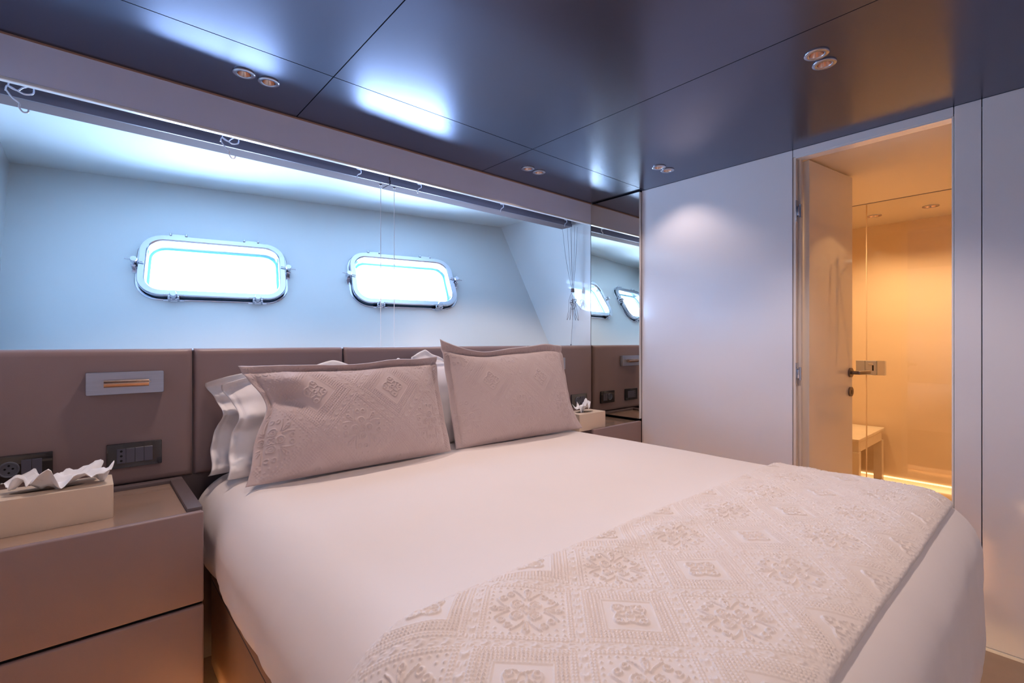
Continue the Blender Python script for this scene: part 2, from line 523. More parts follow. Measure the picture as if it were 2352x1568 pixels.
# valance box across the recess
tr = empty('trim_5', kind='structure', label='lavender-grey valance board across the top of the recess')
box('valance_board', (XL, YF, 0.757), (2.4235, YF + 0.018, CZ - 0.006), valance_m, tr)
box('bottom_lip', (XL, YF - 0.002, 0.747), (2.4235, YF + 0.018, 0.757), lip_m, tr, bevel=0.002, seg=1)
box('shadow_gap_strip', (XL, YF - 0.003, CZ - 0.006), (2.4235, YF + 0.018, CZ - 0.0005), brownline_m, tr)  # solid brown strip in place of the shadow gap below the ceiling
box('recess_board', (XL, YF + 0.018, 0.806), (2.423, 2.235, 0.86), trackbrown_m, tr)

# ---- portholes
def make_porthole(name):
    r = empty(name, kind='structure')
    r['label'] = 'chrome framed rounded porthole'
    # flange lying on the hull
    def L(w, h, rad, z): return [(p[0], p[1], z) for p in rrect(w, h, rad, 8)]
    bm = bmesh.new()
    loft(bm, [L(0.690, 0.398, 0.115, 0.0), L(0.690, 0.398, 0.115, 0.004), L(0.684, 0.392, 0.112, 0.006), L(0.62, 0.328, 0.085, 0.006), L(0.62, 0.328, 0.085, 0.0)])
    bm_obj('flange', bm, chrome_m, r, True, 30)
    bm = bmesh.new()
    loft(bm, [L(0.600, 0.305, 0.075, -0.055), L(0.600, 0.305, 0.075, 0.012), L(0.636, 0.344, 0.09, 0.012), L(0.636, 0.344, 0.09, -0.055)])
    bm_obj('spigot', bm, chrome_m, r, True, 30)
    # dark gasket between spigot and hinged lid
    bm = bmesh.new()
    loft(bm, [L(0.646, 0.354, 0.095, 0.010), L(0.646, 0.354, 0.095, 0.017), L(0.604, 0.309, 0.076, 0.017), L(0.604, 0.309, 0.076, 0.010)])
    bm_obj('gasket', bm, gasket_m, r, True, 30)
    bm = bmesh.new()
    loft(bm, [L(0.604, 0.309, 0.077, -0.050), L(0.604, 0.309, 0.077, -0.030), L(0.578, 0.283, 0.066, -0.030), L(0.578, 0.283, 0.066, -0.050)])
    bm_obj('seal', bm, seal_m, r, True, 30)
    # lid frame
    bm = bmesh.new()
    loft(bm, [L(0.664, 0.372, 0.102, 0.016), L(0.668, 0.376, 0.104, 0.020), L(0.668, 0.376, 0.104, 0.032), L(0.662, 0.370, 0.101, 0.037),
              L(0.612, 0.318, 0.078, 0.037), L(0.604, 0.310, 0.075, 0.033), L(0.600, 0.306, 0.074, 0.028), L(0.600, 0.306, 0.074, 0.016)])
    bm_obj('lid_frame', bm, chrome_m, r, True, 30)
    bm = bmesh.new()
    loft(bm, [L(0.610, 0.316, 0.078, 0.020), L(0.610, 0.316, 0.078, 0.028)], closed_ring=False, cap0=True, cap1=True)
    bm_obj('pane', bm, portglass_m, r)
    # hinges along the top
    for hx in (-0.175, 0.165):
        bm = bmesh.new()
        cyl(bm, (hx - 0.034, 0.202, 0.022), (hx + 0.034, 0.202, 0.022), 0.008, n=16)
        bx(bm, (hx - 0.030, 0.178, 0.024), (hx + 0.030, 0.204, 0.032), 0.002, 1)
        bx(bm, (hx - 0.040, 0.196, 0.0), (hx - 0.030, 0.212, 0.030), 0.002, 1)
        bx(bm, (hx + 0.030, 0.196, 0.0), (hx + 0.040, 0.212, 0.030), 0.002, 1)
        bx(bm, (hx - 0.046, 0.190, 0.0), (hx + 0.046, 0.214, 0.005), 0.001, 1)
        bm_obj('hinge', bm, chrome_m, r, True, 35)
    # wing-nut clamps: two below, one at each end
    for (cx, cy, a) in ((-0.178, -0.188, 0), (0.192, -0.188, 0), (-0.344, 0.005, -90), (0.344, 0.02, 90)):
        ca, sa = math.cos(math.radians(a)), math.sin(math.radians(a))
        T = Matrix.Translation((cx, cy, 0)) @ Matrix.Rotation(math.radians(a), 4, 'Z')
        bm = bmesh.new()
        bx(bm, (-0.045, -0.014, 0.0), (0.045, 0.004, 0.006), 0.002, 1)
        bx(bm, (-0.024, -0.016, 0.0), (-0.014, 0.004, 0.034), 0.002, 1)
        bx(bm, (0.014, -0.016, 0.0), (0.024, 0.004, 0.034), 0.002, 1)
        cyl(bm, (-0.024, -0.006, 0.012), (0.024, -0.006, 0.012), 0.006, n=14)
        bmesh.ops.transform(bm, matrix=T, verts=bm.verts)
        c = bm_obj('clamp', bm, chrome_m, r, True, 35)
        bm = bmesh.new()
        cyl(bm, (0, -0.004, 0.012), (0, -0.004, 0.040), 0.009, n=18)
        lathe(bm, [(0.0001, 0.060), (0.0135, 0.060), (0.0155, 0.057), (0.0155, 0.040), (0.012, 0.037), (0.0001, 0.037)], (0, -0.004, 0), 22)
        bmesh.ops.transform(bm, matrix=T, verts=bm.verts)
        bm_obj('knob', bm, chrome_m, c, True, 35)
        bm = bmesh.new()
        if a == 0: cyl(bm, (-0.042, -0.004, 0.045), (0.042, -0.004, 0.045), 0.0032, n=12)
        else: cyl(bm, (-0.008, -0.042, 0.045), (0.008, 0.034, 0.045), 0.0032, n=12)
        bmesh.ops.transform(bm, matrix=T, verts=bm.verts)
        bm_obj('wing_bar', bm, chrome_m, c, True, 35)
    return r
def hull_matrix(u, v):
    M = Matrix((e1, e2, inw)).transposed().to_4x4()
    M.translation = hull(u, v, 0.0)
    return M
p1 = make_porthole('window_1')
p2 = copy_tree(p1, matrix=hull_matrix(*PORTS[1]))
p2.name = 'window_2'
p1.matrix_world = hull_matrix(*PORTS[0])
p1['label'] = 'chrome framed rounded porthole nearer the left end of the recess'
p2['label'] = 'chrome framed rounded porthole behind the two white wires'
for k, c in enumerate(PORTS):           # sampling portals for the sky seen through each opening
    ld = bpy.data.lights.new('porthole_portal', 'AREA')
    ld.shape = 'RECTANGLE'; ld.size = PW + 0.02; ld.size_y = PH + 0.02
    ld.cycles.is_portal = True
    lo = bpy.data.objects.new('porthole_portal', ld)
    COL.objects.link(lo)
    M = Matrix((e1, -e2, -inw)).transposed().to_4x4()
    M.translation = hull(c[0], c[1], -0.06)
    lo.matrix_world = M

# ---- bathroom beyond the door
BX0, BX1, BY0, BY1, BZ = XR + WT, 4.35, 0.0, 1.62, 0.85
GX = 3.617
tag(box('floor_bathroom', (BX0 - 0.06, BY0 - 0.05, FZ - 0.06), (BX1 + 0.06, BY1 + 0.05, FZ), bath_m), kind='structure', label='honey coloured bathroom floor')
tag(box('wall_bathroom_far', (BX1, BY0 - 0.05, FZ), (BX1 + 0.05, BY1 + 0.05, BZ + 0.05), bath_m), kind='structure', label='honey marble back wall of the shower')
tag(box('wall_bathroom_left', (BX0, BY1, FZ), (BX1, BY1 + 0.05, BZ + 0.05), bath_m), kind='structure', label='honey marble bathroom wall')
tag(box('wall_bathroom_right', (BX0, BY0 - 0.05, FZ), (BX1, BY0, BZ + 0.05), bath_m), kind='structure', label='honey marble shower wall')
wi = empty('wall_bathroom_near', kind='structure', label='honey marble wall round the inside of the bathroom door')
box('wall_lining', (BX0 + 0.0005, BY0, FZ), (BX0 + 0.006, DY0 - 0.002, BZ), bath_m, wi)
box('wall_lining', (BX0 + 0.0005, DY1 + 0.002, FZ), (BX0 + 0.006, BY1, BZ), bath_m, wi)
bc = empty('ceiling_bathroom', kind='structure', label='cream bathroom ceiling')
BL = [(3.996, 0.840), (3.976, 0.545)]
BLH = BL + [(3.93, 0.15)]
bholes = [[(lx + 0.030 * math.cos(2 * PI * k / 24), ly + 0.030 * math.sin(2 * PI * k / 24)) for k in range(24)] for lx, ly in BLH]
bm = plate_holes([(GX + 0.006, BY0 - 0.02), (BX1 + 0.02, BY0 - 0.02), (BX1 + 0.02, BY1 + 0.02), (GX + 0.006, BY1 + 0.02)], bholes, 0.012, lambda u, v, w: Vector((u, v, BZ + w)))
bm_obj('ceiling_panel', bm, bathc_m, bc)
bm = plate_holes([(BX0 - 0.03, BY0 - 0.02), (GX - 0.006, BY0 - 0.02), (GX - 0.006, BY1 + 0.02), (BX0 - 0.03, BY1 + 0.02)], [[(3.10 + 0.03 * math.cos(2 * PI * k / 24), 1.15 + 0.03 * math.sin(2 * PI * k / 24) - 0.0) for k in range(24)]], 0.012, lambda u, v, w: Vector((u, v, BZ + w)))
bm_obj('ceiling_panel', bm, bathc_m, bc)
box('ceiling_backing', (BX0 - 0.03, BY0 - 0.03, BZ + 0.05), (BX1 + 0.03, BY1 + 0.03, BZ + 0.06), bathc_m, bc)
box('glass_channel', (GX - 0.006, BY0, BZ - 0.002), (GX + 0.006, BY1, BZ + 0.05), track_m, bc)
# raised tray, led line
TZ = -0.982
tag(box('floor_shower', (GX - 0.03, BY0, FZ), (BX1, BY1, TZ), bath_m, bevel=0.003), kind='structure', label='raised honey stone shower floor')
led = tag(box('light_strip', (BX1 - 0.008, 0.02, TZ + 0.001), (BX1 - 0.001, BY1 - 0.05, TZ + 0.010), ledthin_m), label='thin glowing light line at the foot of the shower wall', cat='light strip')

# ---- door 1: jamb, leaf, hinges, handle
d1 = empty('door_1', kind='structure', label='glossy bathroom door standing open into the bathroom')
box('jamb', (XR + 0.004, DY1 - 0.012, FZ), (XR + WT + 0.002, DY1, DZ), door_m, d1, bevel=0.001, seg=1)
box('jamb', (XR + 0.001, DY0, FZ), (XR + WT + 0.002, DY0 + 0.006, DZ), lip_m, d1, bevel=0.001, seg=1)
box('door_stop', (XR + 0.03, DY1 - 0.024, FZ), (XR + WT + 0.002, DY1 - 0.012, DZ), door_m, d1, bevel=0.002, seg=1)
box('head_lining', (XR + 0.001, DY0 + 0.006, DZ - 0.006), (XR + WT + 0.002, DY1 - 0.012, DZ), white_m, d1)
# leaf is built along +x then turned
LA = math.radians(-8.0)
def leafM():
    return Matrix.Translation((2.507, 0.7725, 0)) @ Matrix.Rotation(LA, 4, 'Z')
LM = leafM()
LW = 0.445
def lobj(name, bm, m, parent, **k):
    bmesh.ops.transform(bm, matrix=LM, verts=bm.verts)
    return bm_obj(name, bm, m, parent, **k)
bm = bmesh.new(); bx(bm, (0, 0, FZ + 0.006), (LW, 0.032, DZ - 0.007), 0.0015, 1)
leaf = lobj('door_leaf', bm, door_m, d1)
HX, HZ1, HZ2 = LW - 0.028, -0.158, -0.255
bm = bmesh.new()
cyl(bm, (HX, 0.001, HZ1), (HX, -0.008, HZ1), 0.024, n=28)
cyl(bm, (HX, 0, HZ1), (HX, -0.040, HZ1), 0.009, n=18)
bx(bm, (HX - 0.012, -0.050, HZ1 - 0.009), (HX + 0.115, -0.036, HZ1 + 0.009), 0.004, 2)
hd = lobj('door_handle', bm, handle_m, d1, smooth=True)
hd['label'] = 'dark steel lever handle'
bm = bmesh.new()
cyl(bm, (HX, 0.001, HZ2), (HX, -0.008, HZ2), 0.024, n=28)
ks = lobj('key_rosette', bm, handle_m, d1, smooth=True)
bm = bmesh.new(); bx(bm, (HX - 0.003, -0.0088, HZ2 - 0.011), (HX + 0.003, -0.0075, HZ2 + 0.008))
lobj('keyhole', bm, hole_m, ks)
for z in (0.60, -0.148):
    bm = bmesh.new()
    bx(bm, (XR + 0.0, DY1 - 0.0155, z - 0.05), (XR + 0.040, DY1 - 0.0115, z + 0.05), 0.0015, 1)
    bx(bm, (XR + 0.006, DY1 - 0.024, z - 0.022), (XR + 0.030, DY1 - 0.015, z + 0.022), 0.003, 2)
    cyl(bm, (XR + 0.018, DY1 - 0.026, z - 0.03), (XR + 0.018, DY1 - 0.026, z + 0.03), 0.006, n=12)
    h_ = bm_obj('hinge', bm, chrome_m, d1, smooth=True)

# ---- shower glass
sg = empty('shower_screen', (GX, 0, TZ), label='clear glass shower screen and door with a square steel lock', cat='shower screen')
GY = 0.798
def gbox(name, a, b, m, parent, bevel=0.0):
    return box(name, (a[0] - GX, a[1], a[2] - TZ), (b[0] - GX, b[1], b[2] - TZ), m, parent, bevel, 1)
gbox('fixed_pane', (GX - 0.004, GY + 0.003, TZ + 0.001), (GX + 0.004, BY1, BZ - 0.003), glasspane_m, sg)
gbox('door_pane', (GX - 0.004, BY0 + 0.01, TZ + 0.006), (GX + 0.004, GY - 0.003, BZ - 0.006), glasspane_m, sg)
gbox('edge_seal', (GX - 0.004, GY - 0.0028, TZ + 0.006), (GX + 0.004, GY + 0.0028, BZ - 0.006), glassedge_m, sg)
lk = gbox('lock_plate', (GX - 0.016, GY + 0.006, -0.205), (GX + 0.016, GY + 0.052, -0.118), brush_m, sg, 0.001)
lk2 = gbox('lock_case', (GX - 0.020, GY - 0.052, -0.205), (GX + 0.016, GY + 0.001, -0.118), brush_m, sg, 0.001)
lk3 = gbox('strike_box', (GX - 0.018, GY - 0.095, -0.205), (GX + 0.016, GY - 0.056, -0.118), chrome_m, sg, 0.001)
gbox('keyhole', (GX - 0.0212, GY - 0.040, -0.178), (GX - 0.0195, GY - 0.032, -0.145), hole_m, lk2)
gbox('thumb_turn', (GX - 0.030, GY - 0.040, -0.142), (GX - 0.0195, GY - 0.014, -0.134), chrome_m, lk2, 0.001)
for zc in (0.6,):
    gbox('corner_bracket', (GX - 0.010, GY + 0.30, BZ - 0.03), (GX + 0.010, GY + 0.33, BZ - 0.004), chrome_m, sg, 0.001)

# ---- stone bench in the shower
bn = empty('shower_bench', (3.65, 0.845, TZ), label='cream stone bench with square legs inside the shower', cat='bench')
BH = -0.618 - TZ
box('bench_top', (0, 0, BH - 0.022), (0.66, 0.62, BH), bench_m, bn, 0.003, 1)
box('apron', (0.012, 0.004, BH - 0.085), (0.045, 0.60, BH - 0.0225), bench_m, bn, 0.002, 1)
box('apron', (0.0455, 0.004, BH - 0.085), (0.60, 0.03, BH - 0.0225), bench_m, bn, 0.002, 1)
for lx in (0.008, 0.60):
    for ly in (0.002, 0.55):
        box('leg', (lx, ly, 0.0), (lx + 0.05, ly + 0.05, BH - 0.0855 if lx < 0.1 or True else 0), bench_m, bn, 0.002, 1)

# ---- shower set on the right-hand wall, seen as a reflection in the door
ss = empty('shower_set', (3.93, 0.0, -0.25), label='steel hand shower on a riser rail, mirrored in the glossy door', cat='shower')
bm = bmesh.new()
cyl(bm, (0, 0.05, 0), (0, 0.05, 0.85), 0.010, n=16)
cyl(bm, (0, 0.0, 0.04), (0, 0.05, 0.04), 0.009, n=12)
cyl(bm, (0, 0.0, 0.81), (0, 0.05, 0.81), 0.009, n=12)
bm_obj('rail', bm, brush_m, ss, True)
bm = bmesh.new()
cyl(bm, (0, 0.05, 0.70), (-0.02, 0.13, 0.78), 0.012, 0.014, n=14)
lathe(bm, [(0.001, 0.0), (0.05, 0.0), (0.055, 0.01), (0.03, 0.03), (0.001, 0.035)], (-0.03, 0.15, 0.79), 24)
bm_obj('shower_head', bm, brush_m, ss, True)
tube('hose', [(-0.01, 0.07, 0.70), (0.01, 0.08, 0.5), (0.06, 0.09, 0.2), (0.10, 0.08, -0.05), (0.06, 0.05, -0.16), (0.02, 0.01, -0.12)], 0.007, chrome_m, ss)
bm = bmesh.new()
bx(bm, (-0.14, 0.0, -0.15), (0.14, 0.03, -0.06), 0.005, 1)
bx(bm, (-0.14, 0.0, -0.35), (0.14, 0.02, -0.22), 0.004, 1)
bm_obj('mixer_plate', bm, brush_m, ss, True)

# ================================================================== LIGHT FITTINGS
def make_downlight(x, y, z, lens, R=0.033, cupR=0.0195):
    r = empty('downlight', (x, y, z), cat='downlight')
    bm = bmesh.new()
    lathe(bm, [(cupR, 0.000), (cupR, -0.0035), (cupR + 0.002, -0.005), (R, -0.0040), (R + 0.0006, -0.003), (R + 0.0006, 0.0)], n=36)
    bm_obj('trim_ring', bm, ring_m, r, True, 60)
    bm = bmesh.new()
    lathe(bm, [(cupR - 0.0002, -0.003), (cupR - 0.004, 0.012), (cupR * 0.62, 0.022)], n=32)
    bm_obj('reflector', bm, cup_m, r, True, 60)
    bm = bmesh.new()
    lathe(bm, [(cupR * 0.62, 0.022), (0.0005, 0.0215)], n=32)
    bm_obj('lens', bm, lens, r, True)
    return r
def spot(x, y, z, w, col, ang=125, blend=0.6, rad=0.012):
    ld = bpy.data.lights.new('lamp_light', 'SPOT')
    ld.energy = w; ld.color = col; ld.spot_size = math.radians(ang); ld.spot_blend = blend; ld.shadow_soft_size = rad
    lo = bpy.data.objects.new('lamp_light', ld)
    COL.objects.link(lo); lo.location = (x, y, z)
    return lo
DLAB = ['round recessed ceiling lamp, left one of the pair above the left porthole',
        'round recessed ceiling lamp, right one of the pair above the left porthole',
        'small recessed ceiling lamp above the right pillow, left of its pair',
        'small recessed ceiling lamp above the right pillow, right of its pair',
        'small recessed ceiling lamp above the tall gloss panel, left of its pair',
        'small recessed ceiling lamp above the tall gloss panel, right of its pair',
        'round recessed ceiling lamp before the bathroom door, upper of its pair',
        'round recessed ceiling lamp before the bathroom door, lower of its pair']
proto = None
for k, (x, y) in enumerate(LAMPS):
    if k >= 8: continue
    if proto is None:
        d = make_downlight(x, y, CZ, lens_m); proto = d
    else:
        d = copy_tree(proto); d.location = (x, y, CZ)
    tag(d, DLAB[k], 'downlight', 'recessed ceiling lamps in pairs')
d8 = []
for k in range(8, 14):                   # the rest of the ceiling's lamps, over and behind the camera
    x, y = LAMPS[k]
    d = copy_tree(proto); d.location = (x, y, CZ)
    tag(d, 'recessed ceiling lamp outside the picture', 'downlight', 'recessed ceiling lamps near and behind the viewpoint')
for k, (x, y) in enumerate(LAMPS):
    spot(x, y, CZ - 0.006, SPOT_W * 0.1 * SPOT_MIX[k // 2], SPOT_COL, 118, 0.5)
bd = make_downlight(BL[0][0], BL[0][1], BZ, bathlens_m, 0.042, 0.029)
tag(bd, 'small lamp in the shower ceiling beside the glass edge', 'downlight', 'shower ceiling lamps')
be = copy_tree(bd); be.location = (BL[1][0], BL[1][1], BZ)
tag(be, 'small lamp in the shower ceiling nearer the door jamb', 'downlight', 'shower ceiling lamps')
bf = copy_tree(bd); bf.location = (3.10, 1.15, BZ)  # extra lamp added out of view to soften the bathroom light
tag(bf, 'added bathroom ceiling lamp, unseen behind the open door, for softer light', 'downlight')
bg_ = copy_tree(bd); bg_.location = (3.93, 0.15, BZ)
tag(bg_, 'shower ceiling lamp over the hand shower', 'downlight', 'shower ceiling lamps')
spot(3.93, 0.15, BZ - 0.008, BATH_W * 0.16, BATH_COL, 130, 0.8, 0.02)
for (x, y) in BL: spot(x, y, BZ - 0.008, BATH_W * 0.15, BATH_COL, 125, 0.9, 0.02)
spot(3.10, 1.15, BZ - 0.008, BATH_W * 0.26, BATH_COL, 165, 0.5, 0.02)  # soft fill from the added lamp behind the door leaf

# ================================================================== HEADBOARD
hb = empty('headboard', (XL, YF, NT), label='taupe leather headboard of wide padded panels along the wall', cat='headboard')
edges = [XL, -0.255, 0.275, 0.805, 1.335, 1.865, 2.422]
for a, b in zip(edges[:-1], edges[1:]):
    bm = bmesh.new()
    x0, x1 = a + 0.0022 - XL, b - 0.0022 - XL
    z0, z1 = -0.0, -0.024 - NT
    n, m_ = 26, 22
    # padded face: rounded superellipse edges
    us = np.linspace(-1, 1, n); us = np.sign(us) * (1 - (1 - np.abs(us)) ** 1.8)
    vs2 = np.linspace(-1, 1, m_); vs2 = np.sign(vs2) * (1 - (1 - np.abs(vs2)) ** 1.8)
    UU, VV = np.meshgrid(us, vs2, indexing='ij')
    wx, wz = (x1 - x0), (z1 - z0)
    ex = np.minimum((1 - np.abs(UU)) * wx / 2 / 0.014, 1); ez = np.minimum((1 - np.abs(VV)) * wz / 2 / 0.014, 1)
    dep = np.sqrt(np.clip(1 - (1 - ex) ** 2, 0, 1)) * np.sqrt(np.clip(1 - (1 - ez) ** 2, 0, 1))
    Yv = 0.004 - dep * 0.018 - 0.0025 * (1 - UU ** 2) * (1 - VV ** 2)
    P = np.stack([x0 + (UU + 1) / 2 * wx, Yv, z0 + (VV + 1) / 2 * wz], -1)
    o = link('panel', grid_mesh('panel', P), leather_m, hb, True, 180)
box('top_edge', (0.0, -0.001, -0.031 - NT), (2.422 - XL, 0.045, -0.0285 - NT), leather_m, hb)

# ================================================================== BED
bed = empty('bed', (1.07, 0.24, FZ), label='low double bed with a tan leather base under white bedding', cat='bed')
bm = bmesh.new()
prof = rrect(1.66, 1.80, 0.03, 6, (1.135 - 1.07, 1.00 - 0.2))
loft(bm, [[(p[0], p[1], z) for p in rrect(1.61 - 2 * i_, 1.60 - 2 * i_, 0.035, 6, (0.040, 0.835))] for z, i_ in ((0.055, 0.004), (0.06, 0.0), (0.345, 0.0), (0.357, 0.006), (0.361, 0.016))],
     closed_ring=False, cap0=True, cap1=True)
bm_obj('base', bm, leather2_m, bed, True, 50)
bm = bmesh.new()
loft(bm, [[(p[0], p[1], z) for p in rrect(1.613, 1.603, 0.036, 6, (0.040, 0.835))] for z in (0.338, 0.341)], closed_ring=False, cap0=True, cap1=True)
bm_obj('piping', bm, rim_m, bed, True, 50)
box('plinth', (-0.62, 0.12, 0.0), (0.75, 1.6, 0.055), rim_m, bed)
box('mattress', (-0.74, -0.02, 0.362), (0.87, 1.63, 0.63), mattress_m, bed, 0.05, 4)
ls = tag(box('light_strip', (0.345, 0.12, FZ + 0.046), (0.365, 1.60, FZ + 0.054), led_m), label='warm light strip glowing under the near side of the bed', cat='light strip')
ls2 = tag(box('light_strip', (0.40, 0.30, FZ + 0.046), (1.88, 0.32, FZ + 0.054), led_m), label='warm light strip glowing under the foot of the bed', cat='light strip')

ls3 = tag(box('light_strip', (1.84, 0.34, FZ + 0.046), (1.86, 1.60, FZ + 0.054), led_m), label='warm light strip glowing under the far side of the bed', cat='light strip')

# bedding surface
SX0, SX1, SY0, R = 0.268, 1.992, 0.142, 0.145
DS = R * PI / 2 + 0.15          # cloth hanging length at the sides
DF = R * PI / 2 + 0.46          # and at the foot
def bed_surface(p, q, off=0.0, crown=True):
    """p, q: cloth coordinates (arrays); returns points on the draped bedding, pushed out by off"""
    cx0, cx1, cy0 = SX0 + R, SX1 - R, SY0 + R
    bxp = np.clip(p, cx0, cx1); byp = np.maximum(q, cy0)
    ex = p - bxp; ey = q - byp
    a = np.abs(ex) / DS; b = np.abs(ey) / DF
    rr = np.maximum(a, b)
    ang = np.arctan2(b, a)
    dm = 1.0 / np.sqrt((np.cos(ang) / DS) ** 2 + (np.sin(ang) / DF) ** 2)
    d = rr * dm
    dirx = np.where(a + b > 0, np.cos(ang), 0) * np.sign(ex); diry = -np.where(a + b > 0, np.sin(ang), 0)
    arc = R * PI / 2
    phi = np.clip(d / R, 0, PI / 2)
    h = R * np.sin(phi); v = R * (1 - np.cos(phi))
    rest = np.clip(d - arc, 0, None)
    hang = rest / np.maximum(dm - arc, 1e-6)
    v = v + rest
    hc = np.clip(hang, 0, 1)
    h = h + 0.010 * (1 - np.cos(2 * PI * hc)) / 2 - (0.055 - 0.025 * np.clip(b / np.maximum(a + b, 1e-6), 0, 1)) * hc ** 2.2
    zc = 0.0
    if crown:
        fx = (bxp - 1.13) / 0.86; fy = (byp - 1.0) / 1.0
        zc = 0.006 * (1 - fx ** 2) * np.clip(1 - fy ** 2 * 0.6, 0, 1)
        zc = zc + 0.006 * vnoise(p, q, 2.2, 1.0, 2)
        # creases radiating at the hanging edge
        wr_ = np.clip(d / arc, 0, 1) * (0.35 + hang)
        along = np.where(a > b, q, p)
        h = h + wr_ * (0.010 * vnoise(along, d * 0.5, 7, 2.0, 3) + 0.004 * vnoise(along, d, 22, 3.0, 2))
    nx = dirx * np.sin(phi); ny = diry * np.sin(phi); nz = np.cos(phi)
    X = bxp + dirx * h + nx * off; Y = byp + diry * h + ny * off; Z = BT + zc - v + nz * off
    return np.stack([X, Y, Z], -1)

def spaced(lo, hi, n): return np.linspace(lo, hi, n)
pp = spaced(SX0 + R - DS, SX1 - R + DS, 300)
qq = spaced(SY0 + R - DF, 1.93, 300)
PP, QQ = np.meshgrid(pp, qq, indexing='ij')
S = bed_surface(PP, QQ)
S2 = bed_surface(PP, QQ, -0.012)
# pull the head end down behind the pillows
o = link('duvet', grid_mesh('duvet', S), duvet_m, None, True, 180)
sm = o.modifiers.new('thickness', 'SOLIDIFY'); sm.thickness = 0.010; sm.offset = -1
# keep origin near the duvet
tag(o, 'smooth white duvet spread over the bed and hanging over its foot', 'duvet')

# throw across the foot
TP = 0.0014
tp = spaced(SX0 + R - DS + 0.05, SX1 - R + DS - 0.14, int(1.95 / TP))
T0, T1 = 0.206, 0.700
tq = spaced(0, 1, 350)
TPm, TQm = np.meshgrid(tp, tq, indexing='ij')
wob = 0.010 * vnoise(TPm, TPm * 0, 3.0, 4.0, 2)
q_ = T0 + wob * 0.4 + TQm * (T1 - T0 + wob)
s_ = q_ - (T0 + wob * 0.4)
e_ = np.minimum(np.minimum(TQm, 1 - TQm) * (T1 - T0), np.minimum(TPm - tp[0], tp[-1] - TPm))
thick = 0.014
edge = np.sqrt(np.clip(1 - (1 - np.clip(e_ / 0.011, 0, 1)) ** 2, 0, 1))
fold = 0.010 * np.exp(-((TQm - 0.80 - 0.07 * np.sin(TPm * 3.0)) / 0.07) ** 2) * (0.5 + 0.9 * vnoise(TPm, TQm, 2.4, 6.0, 1)) \
     + 0.007 * vnoise(TPm, TQm * 0.5, 5.0, 7.0, 2)
Ht = mateless(TPm - 0.30, q_ - 0.222, 0.164)
border = np.clip((e_ - 0.010) / 0.01, 0, 1)
fuzz = (1 - border) * 0.0022 * vnoise(TPm, TQm, 160, 8.0, 2)
off = 0.0015 + thick * edge + np.maximum(fold, -0.004) * np.clip(e_ / 0.03, 0, 1) + 0.0036 * Ht * border + fuzz
Pt = bed_surface(TPm, q_, off)
o = link('throw_blanket', grid_mesh('throw_blanket', Pt), throw_m, None, True, 180)
tag(o, 'ivory throw with raised diamond medallion pattern laid across the foot of the bed', 'blanket')

